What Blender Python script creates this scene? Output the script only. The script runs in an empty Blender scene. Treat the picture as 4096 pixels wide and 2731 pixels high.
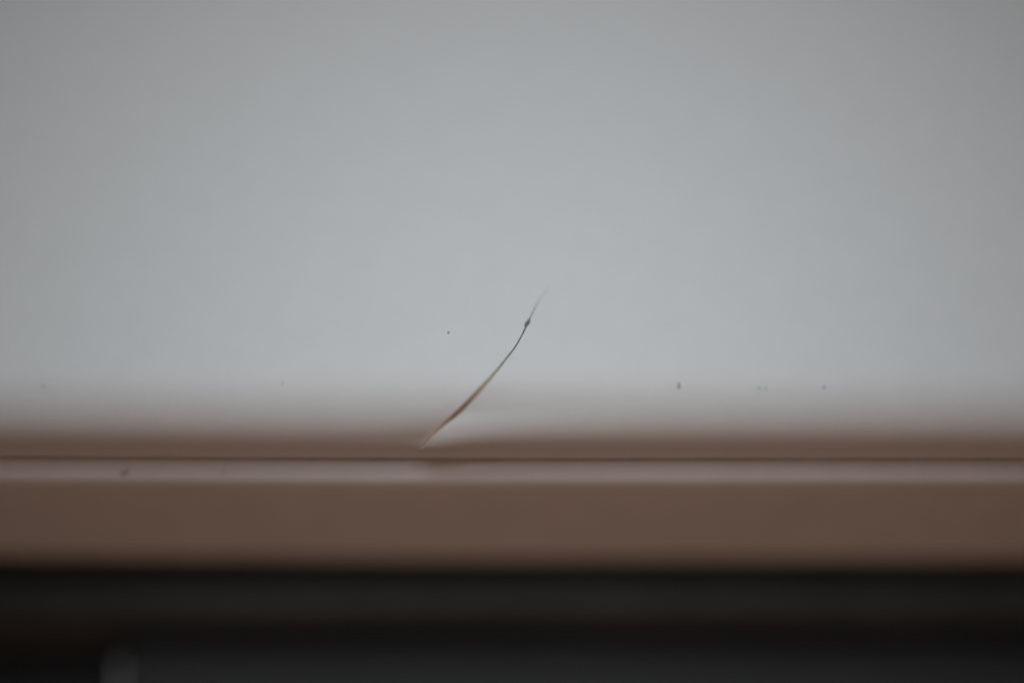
import bpy, math, random
from mathutils import Vector, Matrix, noise

random.seed(7)
S = bpy.context.scene
COL = S.collection
MM = 0.001
EL = math.radians(62.0)          # camera height above the horizontal
DIST, LENS = 150.0, 135.0        # mm
TOP = 16.0                       # height of the casing top above the table, mm

# ------------------------------------------------------------------ camera
cam_d = bpy.data.cameras.new('camera')
cam = bpy.data.objects.new('camera', cam_d); COL.objects.link(cam)
CAM = Vector((0.0, -DIST * math.cos(EL), TOP + DIST * math.sin(EL)))     # mm
cam.location = CAM * MM
cam.rotation_euler = (math.pi / 2 - EL, 0.0, 0.0)
cam_d.lens = LENS; cam_d.sensor_width = 36.0
cam_d.clip_start = 0.005; cam_d.clip_end = 20.0
cam_d.dof.use_dof = True
cam_d.dof.focus_distance = DIST * MM
cam_d.dof.aperture_fstop = 4.5
S.camera = cam

# ------------------------------------------------------------------ light
W = bpy.data.worlds.new('World'); S.world = W; W.use_nodes = True
bg = W.node_tree.nodes['Background']
bg.inputs['Color'].default_value = (1.0, 0.63, 0.40, 1)     # dim warm room all round
bg.inputs['Strength'].default_value = 0.021

def area(name, loc_mm, aim_mm, size_mm, power, color):
    d = bpy.data.lights.new(name, 'AREA'); o = bpy.data.objects.new(name, d); COL.objects.link(o)
    d.shape = 'DISK'; d.size = size_mm * MM; d.energy = power; d.color = color
    o.location = Vector(loc_mm) * MM
    o.rotation_euler = (Vector(aim_mm) - Vector(loc_mm)).to_track_quat('-Z', 'Y').to_euler()
    return o
def spot(name, loc_mm, aim_mm, radius_mm, power, color, stretch=1.0, soft_mm=20):
    """a lamp with a soft-edged cone whose pool has the given radius at the aim point"""
    d = bpy.data.lights.new(name, 'SPOT'); o = bpy.data.objects.new(name, d); COL.objects.link(o)
    v = Vector(aim_mm) - Vector(loc_mm)
    d.spot_size = 2 * math.atan(radius_mm / v.length); d.spot_blend = 1.0
    d.energy = power; d.color = color; d.shadow_soft_size = soft_mm * MM
    o.location = Vector(loc_mm) * MM; o.rotation_euler = v.to_track_quat('-Z', 'Y').to_euler()
    o.scale = (stretch, 1, 1)
    return o
# soft cool light from above and behind the casing: a broad lamp and a pool centred on the crack
area('window_lamp', (-60, 120, 330), (0, 0, TOP), 120, 0.165, (0.89, 0.985, 1.0))
for lean, side in ((3, -60), (9, 100), (14, -120), (19, 20), (24, 130), (30, -100), (37, 50)):  # added spots, placed to shape the falloff round the crack and soften shadows
    a = math.radians(lean)
    spot('pool_spot', (side, 345 * math.sin(a) - 2.6, TOP + 345 * math.cos(a)), (0.6, -2.6, TOP), 20.4, 0.55, (0.855, 0.918, 1.0), 1.86, 22)
# added weak warm fill for the room's light behind the camera, low
spot('warm_fill', (20, -500, 120), (1.5, 0, TOP - 2), 42, 2.64, (1.0, 0.62, 0.47), 1.0, 40)

S.view_settings.view_transform = 'Standard'; S.view_settings.look = 'None'
S.view_settings.exposure = 0.0; S.view_settings.gamma = 1.0
S.cycles.use_denoising = True

# ------------------------------------------------------------------ materials
def mat(name, color, rough=0.5, spec=0.5, mottling=0.0, mscale=300.0, bump=0.0, bscale=4000.0):
    m = bpy.data.materials.new(name); m.use_nodes = True
    nt = m.node_tree; b = nt.nodes['Principled BSDF']
    b.inputs['Base Color'].default_value = (*color, 1)
    b.inputs['Roughness'].default_value = rough
    b.inputs['Specular IOR Level'].default_value = spec
    tc = nt.nodes.new('ShaderNodeTexCoord')
    if mottling:
        n = nt.nodes.new('ShaderNodeTexNoise'); n.inputs['Scale'].default_value = mscale; n.inputs['Detail'].default_value = 4
        r = nt.nodes.new('ShaderNodeValToRGB')
        r.color_ramp.elements[0].position = 0.3; r.color_ramp.elements[1].position = 0.7
        r.color_ramp.elements[0].color = (*[c * (1 - mottling) for c in color], 1)
        r.color_ramp.elements[1].color = (*[min(1, c * (1 + mottling)) for c in color], 1)
        nt.links.new(tc.outputs['Object'], n.inputs['Vector'])
        nt.links.new(n.outputs['Fac'], r.inputs['Fac']); nt.links.new(r.outputs['Color'], b.inputs['Base Color'])
    if bump:
        n = nt.nodes.new('ShaderNodeTexNoise'); n.inputs['Scale'].default_value = bscale; n.inputs['Detail'].default_value = 3
        bp = nt.nodes.new('ShaderNodeBump'); bp.inputs['Strength'].default_value = bump; bp.inputs['Distance'].default_value = 0.00005
        nt.links.new(tc.outputs['Object'], n.inputs['Vector'])
        nt.links.new(n.outputs['Fac'], bp.inputs['Height']); nt.links.new(bp.outputs['Normal'], b.inputs['Normal'])
    return m

M_SHELL = mat('white_plastic', (0.78, 0.78, 0.77), 0.5, 0.25, mottling=0.012, mscale=900, bump=0.12, bscale=9000)
M_LOWER = mat('aged_white_plastic', (0.77, 0.76, 0.75), 0.45, 0.35, mottling=0.03, mscale=500, bump=0.15, bscale=6000)
M_BLACK = mat('black_rubber', (0.066, 0.074, 0.074), 0.6, 0.3, mottling=0.2, mscale=200, bump=0.2, bscale=3000)
M_BLOCK = mat('black_plastic', (0.016, 0.0155, 0.0145), 0.6, 0.35, mottling=0.15, mscale=200)
M_HIGHLIGHT = mat('painted_highlight', (0.78, 0.78, 0.76), 0.6, 0.3, mottling=0.2, mscale=900)  # pale tone painted in for light caught by the block's edge
M_DESK = mat('black_desk', (0.03, 0.032, 0.033), 0.6, 0.25, mottling=0.2, mscale=60)
M_SPECK = mat('grey_dust', (0.36, 0.38, 0.38), 0.9, 0.1, mottling=0.3, mscale=9000)
M_PALE = mat('pale_grey_dust', (0.56, 0.58, 0.58), 0.9, 0.1, mottling=0.2, mscale=9000)
M_BREAK = mat('stained_break', (0.52, 0.45, 0.40), 0.8, 0.1, mottling=0.2, mscale=6000)
M_SMEAR = mat('grey_smear', (0.62, 0.61, 0.60), 0.8, 0.1, mottling=0.2, mscale=5000)
M_CRUMB = mat('dark_dirt', (0.19, 0.215, 0.22), 0.9, 0.1, mottling=0.4, mscale=12000)

def dirt_material():
    # grime caught in the crack: slate grey near the tip, tan further down (object coordinate Y runs along it)
    m = mat('crack_grime', (0.3, 0.2, 0.15), 0.9, 0.1)
    nt = m.node_tree; b = nt.nodes['Principled BSDF']
    tc = nt.nodes.new('ShaderNodeTexCoord'); sp = nt.nodes.new('ShaderNodeSeparateXYZ')
    n = nt.nodes.new('ShaderNodeTexNoise'); n.inputs['Scale'].default_value = 7000; n.inputs['Detail'].default_value = 5
    ad = nt.nodes.new('ShaderNodeMath'); ad.operation = 'MULTIPLY_ADD'; ad.inputs[1].default_value = 0.0012
    mr = nt.nodes.new('ShaderNodeMapRange')
    mr.inputs['From Min'].default_value = 0.0022; mr.inputs['From Max'].default_value = -0.0016
    r = nt.nodes.new('ShaderNodeValToRGB'); e = r.color_ramp.elements
    e[0].position = 0.0; e[0].color = (0.42, 0.42, 0.41, 1)
    e[1].position = 1.0; e[1].color = (0.74, 0.54, 0.39, 1)
    for p, c in ((0.28, (0.10, 0.115, 0.115, 1)), (0.5, (0.16, 0.165, 0.15, 1)), (0.75, (0.44, 0.37, 0.29, 1))):
        x = e.new(p); x.color = c
    n2 = nt.nodes.new('ShaderNodeTexNoise'); n2.inputs['Scale'].default_value = 14000; n2.inputs['Detail'].default_value = 4
    mx = nt.nodes.new('ShaderNodeMix'); mx.data_type = 'RGBA'; mx.blend_type = 'MULTIPLY'; mx.inputs['Factor'].default_value = 0.45
    nt.links.new(tc.outputs['Object'], sp.inputs[0]); nt.links.new(tc.outputs['Object'], n.inputs['Vector']); nt.links.new(tc.outputs['Object'], n2.inputs['Vector'])
    nt.links.new(n.outputs['Fac'], ad.inputs[0]); nt.links.new(sp.outputs['Y'], ad.inputs[2])
    nt.links.new(ad.outputs[0], mr.inputs['Value']); nt.links.new(mr.outputs[0], r.inputs['Fac'])
    nt.links.new(r.outputs['Color'], mx.inputs['A']); nt.links.new(n2.outputs['Fac'], mx.inputs['B'])
    nt.links.new(mx.outputs['Result'], b.inputs['Base Color'])
    return m
M_DIRT = dirt_material()

# ------------------------------------------------------------------ helpers
def mesh_obj(name, verts, faces, material, parent=None, smooth=True, flat=()):
    me = bpy.data.meshes.new(name); me.from_pydata([tuple(v) for v in verts], [], faces); me.update()
    flat = set(flat)
    for i, p in enumerate(me.polygons): p.use_smooth = smooth and i not in flat
    me.materials.append(material)
    o = bpy.data.objects.new(name, me); COL.objects.link(o)
    if parent: o.parent = parent
    return o

def tag(o, label=None, cat=None, group=None, kind=None):
    for k, v in (('label', label), ('category', cat), ('group', group), ('kind', kind)):
        if v: o[k] = v
    return o

def lerp_table(t, x):
    if x <= t[0][0]: return t[0][1]
    for (a, p), (b, q) in zip(t, t[1:]):
        if x <= b: return p + (q - p) * (x - a) / (b - a)
    return t[-1][1]

def smooth_table(t, x):
    """Catmull-Rom through the table."""
    if x <= t[0][0]: return t[0][1]
    if x >= t[-1][0]: return t[-1][1]
    i = max(k for k in range(len(t)) if t[k][0] <= x); i = min(i, len(t) - 2)
    x0, y0 = t[i]; x1, y1 = t[i + 1]
    m0 = (y1 - t[i - 1][1]) / (x1 - t[i - 1][0]) if i > 0 else (y1 - y0) / (x1 - x0)
    m1 = (t[i + 2][1] - y0) / (t[i + 2][0] - x0) if i + 2 < len(t) else (y1 - y0) / (x1 - x0)
    h = x1 - x0; u = (x - x0) / h
    return ((2*u**3 - 3*u**2 + 1) * y0 + (u**3 - 2*u**2 + u) * h * m0 + (-2*u**3 + 3*u**2) * y1 + (u**3 - u**2) * h * m1)

def sstep(a, b, x):
    t = max(0.0, min(1.0, (x - a) / (b - a))); return t * t * (3 - 2 * t)

# ------------------------------------------------------------------ the casing: sizes in mm
HALF = 110.0        # half width
BACK = 90.0         # depth behind the origin
THICK = 1.1         # wall of the upper shell
K = 40.0 / 4096     # mm on the casing for one pixel of the survey photograph
Y0 = -(1462 - 1365.5) * K / math.sin(EL)    # where the flat top starts to roll over to the front
V_SEAM = (1834 - 1365.5) * K                # the seam, mm down the view

def roll(n=600, p=1.27):
    """rounded front edge, its curvature growing from nothing: unit-length table of (y, z, tilt)"""
    y = z = 0.0; t = [(0.0, 0.0, 0.0)]
    for i in range(n):
        a = math.pi / 2 * ((i + 0.5) / n) ** p
        y -= math.cos(a) / n; z -= math.sin(a) / n
        t.append((y, z, math.pi / 2 * ((i + 1) / n) ** p))
    return t
ROLL = roll()
V_ROLL = (1800 - 1365.5) * K                # where the roll has become the upright front wall
S_ROLL = (V_ROLL + Y0 * math.sin(EL)) / (-ROLL[-1][0] * math.sin(EL) - ROLL[-1][1] * math.cos(EL))   # arc length of the roll
WALL = (V_SEAM - V_ROLL) / math.cos(EL)     # height of the upright wall under it
S_END = S_ROLL + WALL
YFRONT = Y0 + S_ROLL * ROLL[-1][0]
R = -S_ROLL * ROLL[-1][1] + WALL            # height of roll and wall together

def prof(s):
    """s<=0: on the flat top, s mm behind the roll-over; s>0: arc length down the rounded edge. -> y, z, tilt"""
    if s <= 0: return Y0 - s, TOP, 0.0
    if s >= S_ROLL: return YFRONT, TOP + S_ROLL * ROLL[-1][1] - (s - S_ROLL), math.pi / 2
    u = s / S_ROLL * (len(ROLL) - 1); i = min(int(u), len(ROLL) - 2); f = u - i
    q = [ROLL[i][k] * (1 - f) + ROLL[i + 1][k] * f for k in range(3)]
    return Y0 + S_ROLL * q[0], TOP + S_ROLL * q[1], q[2]

def s_of_v(v):
    """arc position whose height in a view from EL is v mm below the origin (the survey of the crack was taken in that view)"""
    lo, hi = -BACK, S_END
    for _ in range(50):
        m = (lo + hi) / 2; y, z, a = prof(m)
        if -y * math.sin(EL) - (z - TOP) * math.cos(EL) < v: lo = m
        else: hi = m
    return (lo + hi) / 2

# crack survey: v (mm down the view) -> x (mm) of its centre line; v -> opening (mm)
def sv(px, py): return ((py - 1365.5) * K, (px - 2048) * K)
CRACK = [sv(*p) for p in ((2205, 1135), (2185, 1165), (2160, 1195), (2131, 1250), (2112, 1290), (2085, 1345), (2060, 1388), (2030, 1427),
         (1990, 1477), (1960, 1512), (1925, 1551), (1890, 1590), (1858, 1624), (1828, 1654), (1790, 1688),
         (1760, 1714), (1725, 1746), (1692, 1780), (1655, 1815), (1620, 1850))]
OPEN = [((py - 1365.5) * K, w * K) for py, w in ((1140, 0), (1165, 1.6), (1250, 3.6), (1290, 7), (1345, 5.5), (1420, 8), (1475, 12),
        (1550, 21), (1640, 29), (1680, 26), (1710, 15), (1740, 6), (1775, 3), (1804, 0), (1840, 0))]
V_TIP = CRACK[0][0]

def v_of_s(s):
    y, z, a = prof(s); return -y * math.sin(EL) - (z - TOP) * math.cos(EL)

def crack_x(s):
    v = v_of_s(s)
    if v < V_TIP:       # no crack: carry its direction on, flattening out
        return CRACK[0][1] + min(3.0, (V_TIP - v) * 0.4)
    return smooth_table(CRACK, v)

def crack_w(s):
    v = v_of_s(s)
    return 0.0 if v <= V_TIP else lerp_table(OPEN, v)

def lift(s, d, right):
    """outward displacement (mm) near the crack: the right flap stands proud, the left lip has sunk"""
    v = v_of_s(s)
    q = v / K + 1365.5

    def lip(d):     # dips a little, then is bent out towards the seam like a lip
        far = 1 - math.exp(-d / 2.6)
        top = 1788 - 38 * far
        g = -0.17 * sstep(1490, 1660, q) + 0.31 * sstep(1645 - 35 * far, top + 6, q) - 0.14 * sstep(top - 6, 1826, q)
        tip = 0.075 * sstep(1715, 1794, q) * (1 - sstep(1786, 1822, q)) * math.exp(-(d / 1.3) ** 2)
        r = 1 - (0.25 * sstep(1700, 1770, q) + 0.75 * sstep(1776, 1804, q)) * math.exp(-d / 0.40)       # the tip of the lip is rounded off
        return r * (tip + g * (0.15 * math.exp(-d / 1.2) + 0.85 * math.exp(-d / 3.2)))
    if right: return lip(d)
    g = sstep(1520, 1750, q) * (1 - sstep(1750, 1804, q))
    return -0.08 * g * math.exp(-d / 1.6)

def bow(x):
    """the front edge is not quite straight: it falls back a little towards the left"""
    return 0.10 * (min(0.0, max(x, -45.0)) / 20.0) ** 2

def surf(x, s, d=None, right=True, off=0.0):
    y, z, a = prof(s)
    n = off + (lift(s, d, right) if d is not None else 0.0)
    # the moulding is not perfectly flat
    n += 0.012 * noise.noise(Vector((x * 0.09, s * 0.16, 3.1)))
    return Vector((x, y + bow(x) - n * math.sin(a), z + n * math.cos(a)))

rows = [-(BACK + Y0)]
r = rows[0]
s_fine = s_of_v(V_TIP - 0.25)
while r < s_fine - 0.4:
    step = max(0.15, (s_fine - r) * 0.16); r += step; rows.append(r)
n = int((0 - s_fine) / 0.055); rows += [s_fine + (0 - s_fine) * i / n for i in range(n)]
n = 96; rows += [S_END * i / n for i in range(n + 1)]
rows = sorted(set(rows))
cols = [0.0]; st = 0.03
while cols[-1] < HALF * 2:
    cols.append(cols[-1] + st); st = min(8.0, st * 1.11)

verts, faces, flat = [], [], []
edgeL, edgeR = [], []
grid = {}
shell_edge = []
for side in (-1, 1):
    right = side > 0
    for j, s in enumerate(rows):
        xc, w = crack_x(s), crack_w(s)
        # ragged broken edge
        rag = (0.018 * noise.noise(Vector((s * 7, side * 5.0, 1))) + 0.010 * noise.noise(Vector((s * 21, side * 9.0, 4)))) * min(1, w / 0.05)
        x0 = xc + side * (w / 2) + rag
        lim = HALF * side
        span = abs(lim - x0); tot = cols[-1]
        for i, c in enumerate(cols):
            key = (side, j, i)
            if i == 0 and w == 0 and right:
                grid[key] = grid[(-1, j, 0)]; continue
            d = c if c < 30 else 30 + (c - 30) * (span - 30) / (tot - 30)
            grid[key] = len(verts)
            verts.append(surf(x0 + side * d, s, d, right))
for side in (-1, 1):
    for j in range(len(rows) - 1):
        for i in range(len(cols) - 1):
            a, b = grid[(side, j, i)], grid[(side, j, i + 1)]
            c, d = grid[(side, j + 1, i + 1)], grid[(side, j + 1, i)]
            f = (a, d, c, b) if side > 0 else (a, b, c, d)
            faces.append(f)
wall0 = len(faces)
# broken faces of the crack, going down through the wall of the shell
for side in (-1, 1):
    prev = None
    for j, s in enumerate(rows):
        if crack_w(s) <= 0: continue
        top = verts[grid[(side, j, 0)]]
        y, z, a = prof(s); nrm = Vector((0, -math.sin(a), math.cos(a)))
        k = len(verts); verts.append(top.copy()); verts.append(top - nrm * THICK)
        if prev is not None:
            faces.append((prev, k, k + 1, prev + 1) if side < 0 else (prev, prev + 1, k + 1, k)); flat.append(len(faces) - 1)
        prev = k
wall1 = len(faces)
# lower lip of the shell, going in under the rounded edge, and the two ends and the back
for side in (-1, 1):
    j = len(rows) - 1; prev = None
    for i in range(len(cols)):
        p = verts[grid[(side, j, i)]]
        k = len(verts); verts += [p.copy(), p + Vector((0, 0.06, -0.07)), p + Vector((0, THICK, -0.07))]
        if prev is not None:
            for q in (0, 1):
                f = (prev + q, prev + q + 1, k + q + 1, k + q)
                faces.append(f if side > 0 else f[::-1]); flat.append(len(faces) - 1)
        prev = k
    prev = None
    for j, s in enumerate(rows):
        p = verts[grid[(side, j, len(cols) - 1)]]
        k = len(verts); verts += [p.copy(), Vector((p.x, p.y, TOP - R - 0.05))]
        if prev is not None:
            f = (prev, prev + 1, k + 1, k); faces.append(f if side > 0 else f[::-1]); flat.append(len(faces) - 1)
        prev = k
    prev = None
    for i in range(len(cols)):
        p = verts[grid[(side, 0, i)]]
        k = len(verts); verts += [p.copy(), Vector((p.x, p.y, TOP - R - 0.05))]
        if prev is not None:
            f = (prev, k, k + 1, prev + 1); faces.append(f if side > 0 else f[::-1]); flat.append(len(faces) - 1)
        prev = k

BASE = Vector((0, 0, TOP - R - 7.95))     # underside of the casing, mm
casing = bpy.data.objects.new('plastic_casing', None); COL.objects.link(casing)
casing.location = BASE * MM; casing.empty_display_size = 0.01
tag(casing, 'white plastic casing with rounded front edge and a curved crack rising from its seam', 'casing')
def local(vs): return [(v - BASE) * MM for v in vs]
upper = mesh_obj('upper_shell', local(verts), faces, M_SHELL, casing, True, flat)
upper.data.materials.append(M_BREAK)        # the broken faces inside the crack are stained
for k in range(wall0, wall1): upper.data.polygons[k].material_index = 1

# grime in the crack: a ribbon a little below the broken edges
gv, gf = [], []
crows = [s for s in rows if crack_w(s) > 0]
for s in crows:
    w = crack_w(s); xc = crack_x(s); dep = 0.006 + 0.03 * w
    ll, lr = lift(s, 0, False), lift(s, 0, True)
    jit = 0.012 * noise.noise(Vector((s * 11, 0, 8)))
    for t in (-0.5, -0.2, 0.15, 0.5):
        bulge = 0.3 * w * (1 - (2 * t) ** 2) + 0.02 * noise.noise(Vector((s * 17, t * 6, 2)))
        nn = min(ll, lr) + (lr - ll) * 0.25 * (t + 0.5) - dep + min(bulge, dep * 0.7)
        y, z, a = prof(s)
        gv.append(Vector((xc + t * (w + 0.04) + jit * (1 - abs(2 * t)), y + bow(xc) - nn * math.sin(a), z + nn * math.cos(a))))
for j in range(len(crows) - 1):
    for i in range(3):
        a = j * 4 + i; gf.append((a, a + 4, a + 5, a + 1))
grime = mesh_obj('crack_grime', [(v - Vector((0, 0, BASE.z))) * MM for v in gv], gf, M_DIRT, casing)

# lower shell: thin rounded rim below the seam, then the plain side
YF = YFRONT
rim = [(1.6, -R - 0.28), (0.5, -R - 0.24), (0.2, -R - 0.18), (0.10, -R - 0.175), (0.03, -R - 0.18), (-0.05, -R - 0.20), (-0.12, -R - 0.245), (-0.20, -R - 0.285), (-0.28, -R - 0.345), (-0.36, -R - 0.42), (-0.44, -R - 0.505),
       (-0.53, -R - 0.575), (-0.61, -R - 0.68), (-0.67, -R - 0.80), (-0.72, -R - 0.93), (-0.755, -R - 1.10), (-0.78, -R - 1.35), (-0.82, -R - 1.8), (-0.84, -R - 3.0), (-0.85, -R - 4.5), (-0.86, -R - 6.8), (-0.85, -R - 7.35),
       (-0.81, -R - 7.6), (-0.68, -R - 7.81), (-0.4, -R - 7.93), (0.4, -R - 7.95), (60.0, -R - 7.95)]
lv, lf = [], []
xs = [-HALF + 2 * HALF * i / 120 for i in range(121)]
for x in xs:
    for (dy, dz) in rim:
        wob = 0.02 * noise.noise(Vector((x * 0.11, dz * 0.3, 6)))
        drop = 0.0 if dz > -R - 7.0 else -0.10 * sstep(-13, -3, x) + 0.02 * noise.noise(Vector((x * 0.25, 0, 1)))
        lv.append(Vector((x, YF + dy - wob + bow(x), TOP + dz + drop)))
nr = len(rim)
for i in range(len(xs) - 1):
    for j in range(nr - 1):
        a = i * nr + j; lf.append((a, a + 1, a + nr + 1, a + nr))
lf.append(tuple(range(nr))[::-1]); lf.append(tuple((len(xs) - 1) * nr + k for k in range(nr)))
lower = mesh_obj('lower_shell', local(lv), lf, M_LOWER, casing, True, (len(lf) - 2, len(lf) - 1))

# ------------------------------------------------------------------ specks of dust and the crumb, lying on the upper shell
def speck(name, px, py, wx, wy, rz, label, material, cat='dust speck', group='dust specks on the white shell', h=0.5, seed=0, on='top'):
    v, x = sv(px, py)
    if on == 'top':
        s = s_of_v(v); d = abs(x - crack_x(s)); p = surf(x, s, d, x > crack_x(s)); a = prof(s)[2]
    else:               # on the rim of the lower shell
        p, a = Vector((x, YF - 0.40, TOP - R - 0.435)), math.radians(46)
    vs, fs = [], []
    nseg, nring = 10, 5
    rnd = random.Random(seed)
    for k in range(nring + 1):
        t = math.pi / 2 * k / nring
        for q in range(nseg):
            u = 2 * math.pi * q / nseg
            f = 1 + 0.55 * noise.noise(Vector((math.cos(u) * 1.3, math.sin(u) * 1.3, seed * 3.7 + k * 0.25)))
            vs.append(Vector((math.cos(u) * math.cos(t) * f * wx / 2, math.sin(u) * math.cos(t) * f * wy / 2, math.sin(t) * h * min(wx, wy) * (0.8 + 0.3 * f))) * MM)
    for k in range(nring):
        for q in range(nseg):
            b = (q + 1) % nseg; fs.append((k * nseg + q, k * nseg + b, (k + 1) * nseg + b, (k + 1) * nseg + q))
    fs.append(tuple(range(nseg))[::-1])
    o = mesh_obj(name, vs, fs, material)
    o.location = p * MM
    o.rotation_euler = (Matrix.Rotation(a, 3, 'X') @ Matrix.Rotation(rz, 3, 'Z')).to_euler()
    tag(o, label, cat, group)
    return o
sp = [
 (1793, 1330, 0.085, 0.13, -0.5, 'small dark speck on bare white shell left of the crack tip', M_SPECK, 0.4),
 (1866, 1191, 0.055, 0.03, 0.2, 'tiny pale speck highest on the white shell, level with the crack tip', M_PALE, 0.3),
 (2051, 1427, 0.06, 0.035, -0.4, 'tiny speck just right of the middle of the crack', M_PALE, 0.3),
 (1135, 1533, 0.075, 0.065, 0.2, 'small round dark speck far left of the crack, at the start of the rounded edge', M_SPECK, 0.4),
 (2712, 1541, 0.10, 0.27, 0.12, 'tall thin grey speck right of the crack on the rounded edge', M_SPECK, 0.4),
 (3031, 1551, 0.13, 0.10, 0.3, 'left speck of the close pair right of the tall thin speck', M_PALE, 0.35),
 (3058, 1552, 0.09, 0.09, 0.0, 'right speck of the close pair right of the tall thin speck', M_PALE, 0.35),
 (3290, 1546, 0.14, 0.14, 0.4, 'faint pale smudge of dust right of the close pair of specks', M_PALE, 0.2),
 (3340, 1598, 0.07, 0.05, 0.0, 'tiny faint speck lowest on the rounded edge at the right', M_PALE, 0.3),
 (185, 1550, 0.20, 0.06, 0.1, 'faint flat speck near the left end of the rounded edge', M_PALE, 0.25),
]
for i, (px, py, wx, wy, rz, lab, m, h) in enumerate(sp):
    speck('dust_speck', px, py, wx, wy, rz, lab, m, h=h, seed=i + 1)
speck('dirt_crumb', 2110, 1292, 0.155, 0.44, -0.42, 'dark grey dirt crumb lodged in the thin upper part of the crack', M_CRUMB, 'dirt crumb', None, 0.35, 21)
speck('dirt_smudge', 490, 1888, 0.42, 0.16, 0.5, 'grey smear of dirt on the pale rim below the seam', M_SMEAR, 'dirt smudge', 'dirt smudges on the rim', 0.12, 31, 'rim')
speck('dirt_smudge', 885, 1880, 0.08, 0.22, 0.0, 'faint short mark on the pale rim right of the grey smear', M_SMEAR, 'dirt smudge', 'dirt smudges on the rim', 0.12, 32, 'rim')

# ------------------------------------------------------------------ black things below the casing
def rounded_bar(name, x0, x1, y0, y1, z0, z1, rad, material, label, cat, end_rad=None):
    """a bar along x with rounded long edges and rounded ends"""
    er = end_rad or rad
    ring = []
    n = 6
    for cy, cz, a0 in ((y0 + rad, z1 - rad, math.pi), (y1 - rad, z1 - rad, math.pi / 2), (y1 - rad, z0 + rad, 0), (y0 + rad, z0 + rad, -math.pi / 2)):
        for k in range(n + 1):
            a = a0 - math.pi / 2 * k / n
            ring.append((cy + rad * math.cos(a), cz + rad * math.sin(a)))
    cy, cz = (y0 + y1) / 2, (z0 + z1) / 2
    st = []
    for k in range(n + 1):
        a = math.pi / 2 * k / n; st.append((x0 + er * (1 - math.cos(a)), er * (1 - math.sin(a))))
    st += [(x0 + er + (x1 - x0 - 2 * er) * i / 30, 0.0) for i in range(1, 30)]
    for k in range(n + 1):
        a = math.pi / 2 * k / n; st.append((x1 - er * (1 - math.sin(a)), er * (1 - math.cos(a))))
    vs, fs = [], []
    for x, ins in st:
        for (y, z) in ring:
            vs.append(Vector((x, cy + (y - cy) * (1 - ins / ((y1 - y0) / 2)), cz + (z - cz) * (1 - ins / ((z1 - z0) / 2)))))
    m = len(ring)
    for i in range(len(st) - 1):
        for j in range(m):
            b = (j + 1) % m; fs.append((i * m + j, (i + 1) * m + j, (i + 1) * m + b, i * m + b))
    fs.append(tuple(range(m))); fs.append(tuple((len(st) - 1) * m + k for k in range(m))[::-1])
    o3 = Vector(((x0 + x1) / 2, cy, z0))
    o = mesh_obj(name, [(v - o3) * MM for v in vs], fs, material, None, True, (len(fs) - 2, len(fs) - 1))
    o.location = o3 * MM
    return tag(o, label, cat)

UNDER = TOP - R - 7.95      # underside of the casing
rounded_bar('black_slab', -95, 95, -2.6, 55, 0.0, UNDER - 0.12, 0.4, M_BLACK, 'black slab set back under the white casing and carrying it', 'slab')
rounded_bar('black_rail', -95, 95, -6.35, -2.65, 0.0, 4.5, 0.45, M_BLACK, 'long low black rail along the front of the slab', 'rail')
blk = rounded_bar('black_block', -16.45, 95, -26, -6.42, 0.0, 2.4, 0.6, M_BLOCK, 'black block with a painted highlight along its left edge in front of the rail', 'block')
# pale strip painted as the highlight on the block's left end, bent over its corner
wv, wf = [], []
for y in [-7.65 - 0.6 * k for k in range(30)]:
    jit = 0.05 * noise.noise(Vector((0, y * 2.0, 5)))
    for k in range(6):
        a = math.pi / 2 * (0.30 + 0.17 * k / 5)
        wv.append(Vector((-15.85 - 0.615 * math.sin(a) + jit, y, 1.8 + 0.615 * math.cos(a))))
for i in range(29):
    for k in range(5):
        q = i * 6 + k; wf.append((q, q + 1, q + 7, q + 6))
mesh_obj('edge_highlight', [v * MM - blk.location for v in wv], wf, M_HIGHLIGHT, blk)

tv = []; tf = []
for z in (0.0, -20.0):
    for (x, y) in ((-400, -300), (400, -300), (400, 300), (-400, 300)): tv.append(Vector((x, y, z)) * MM)
tf = [(0, 1, 2, 3), (7, 6, 5, 4), (0, 4, 5, 1), (1, 5, 6, 2), (2, 6, 7, 3), (3, 7, 4, 0)]
table = mesh_obj('table_top', tv, tf, M_DESK, None, False)
tag(table, 'black table top under everything', None, None, 'structure')
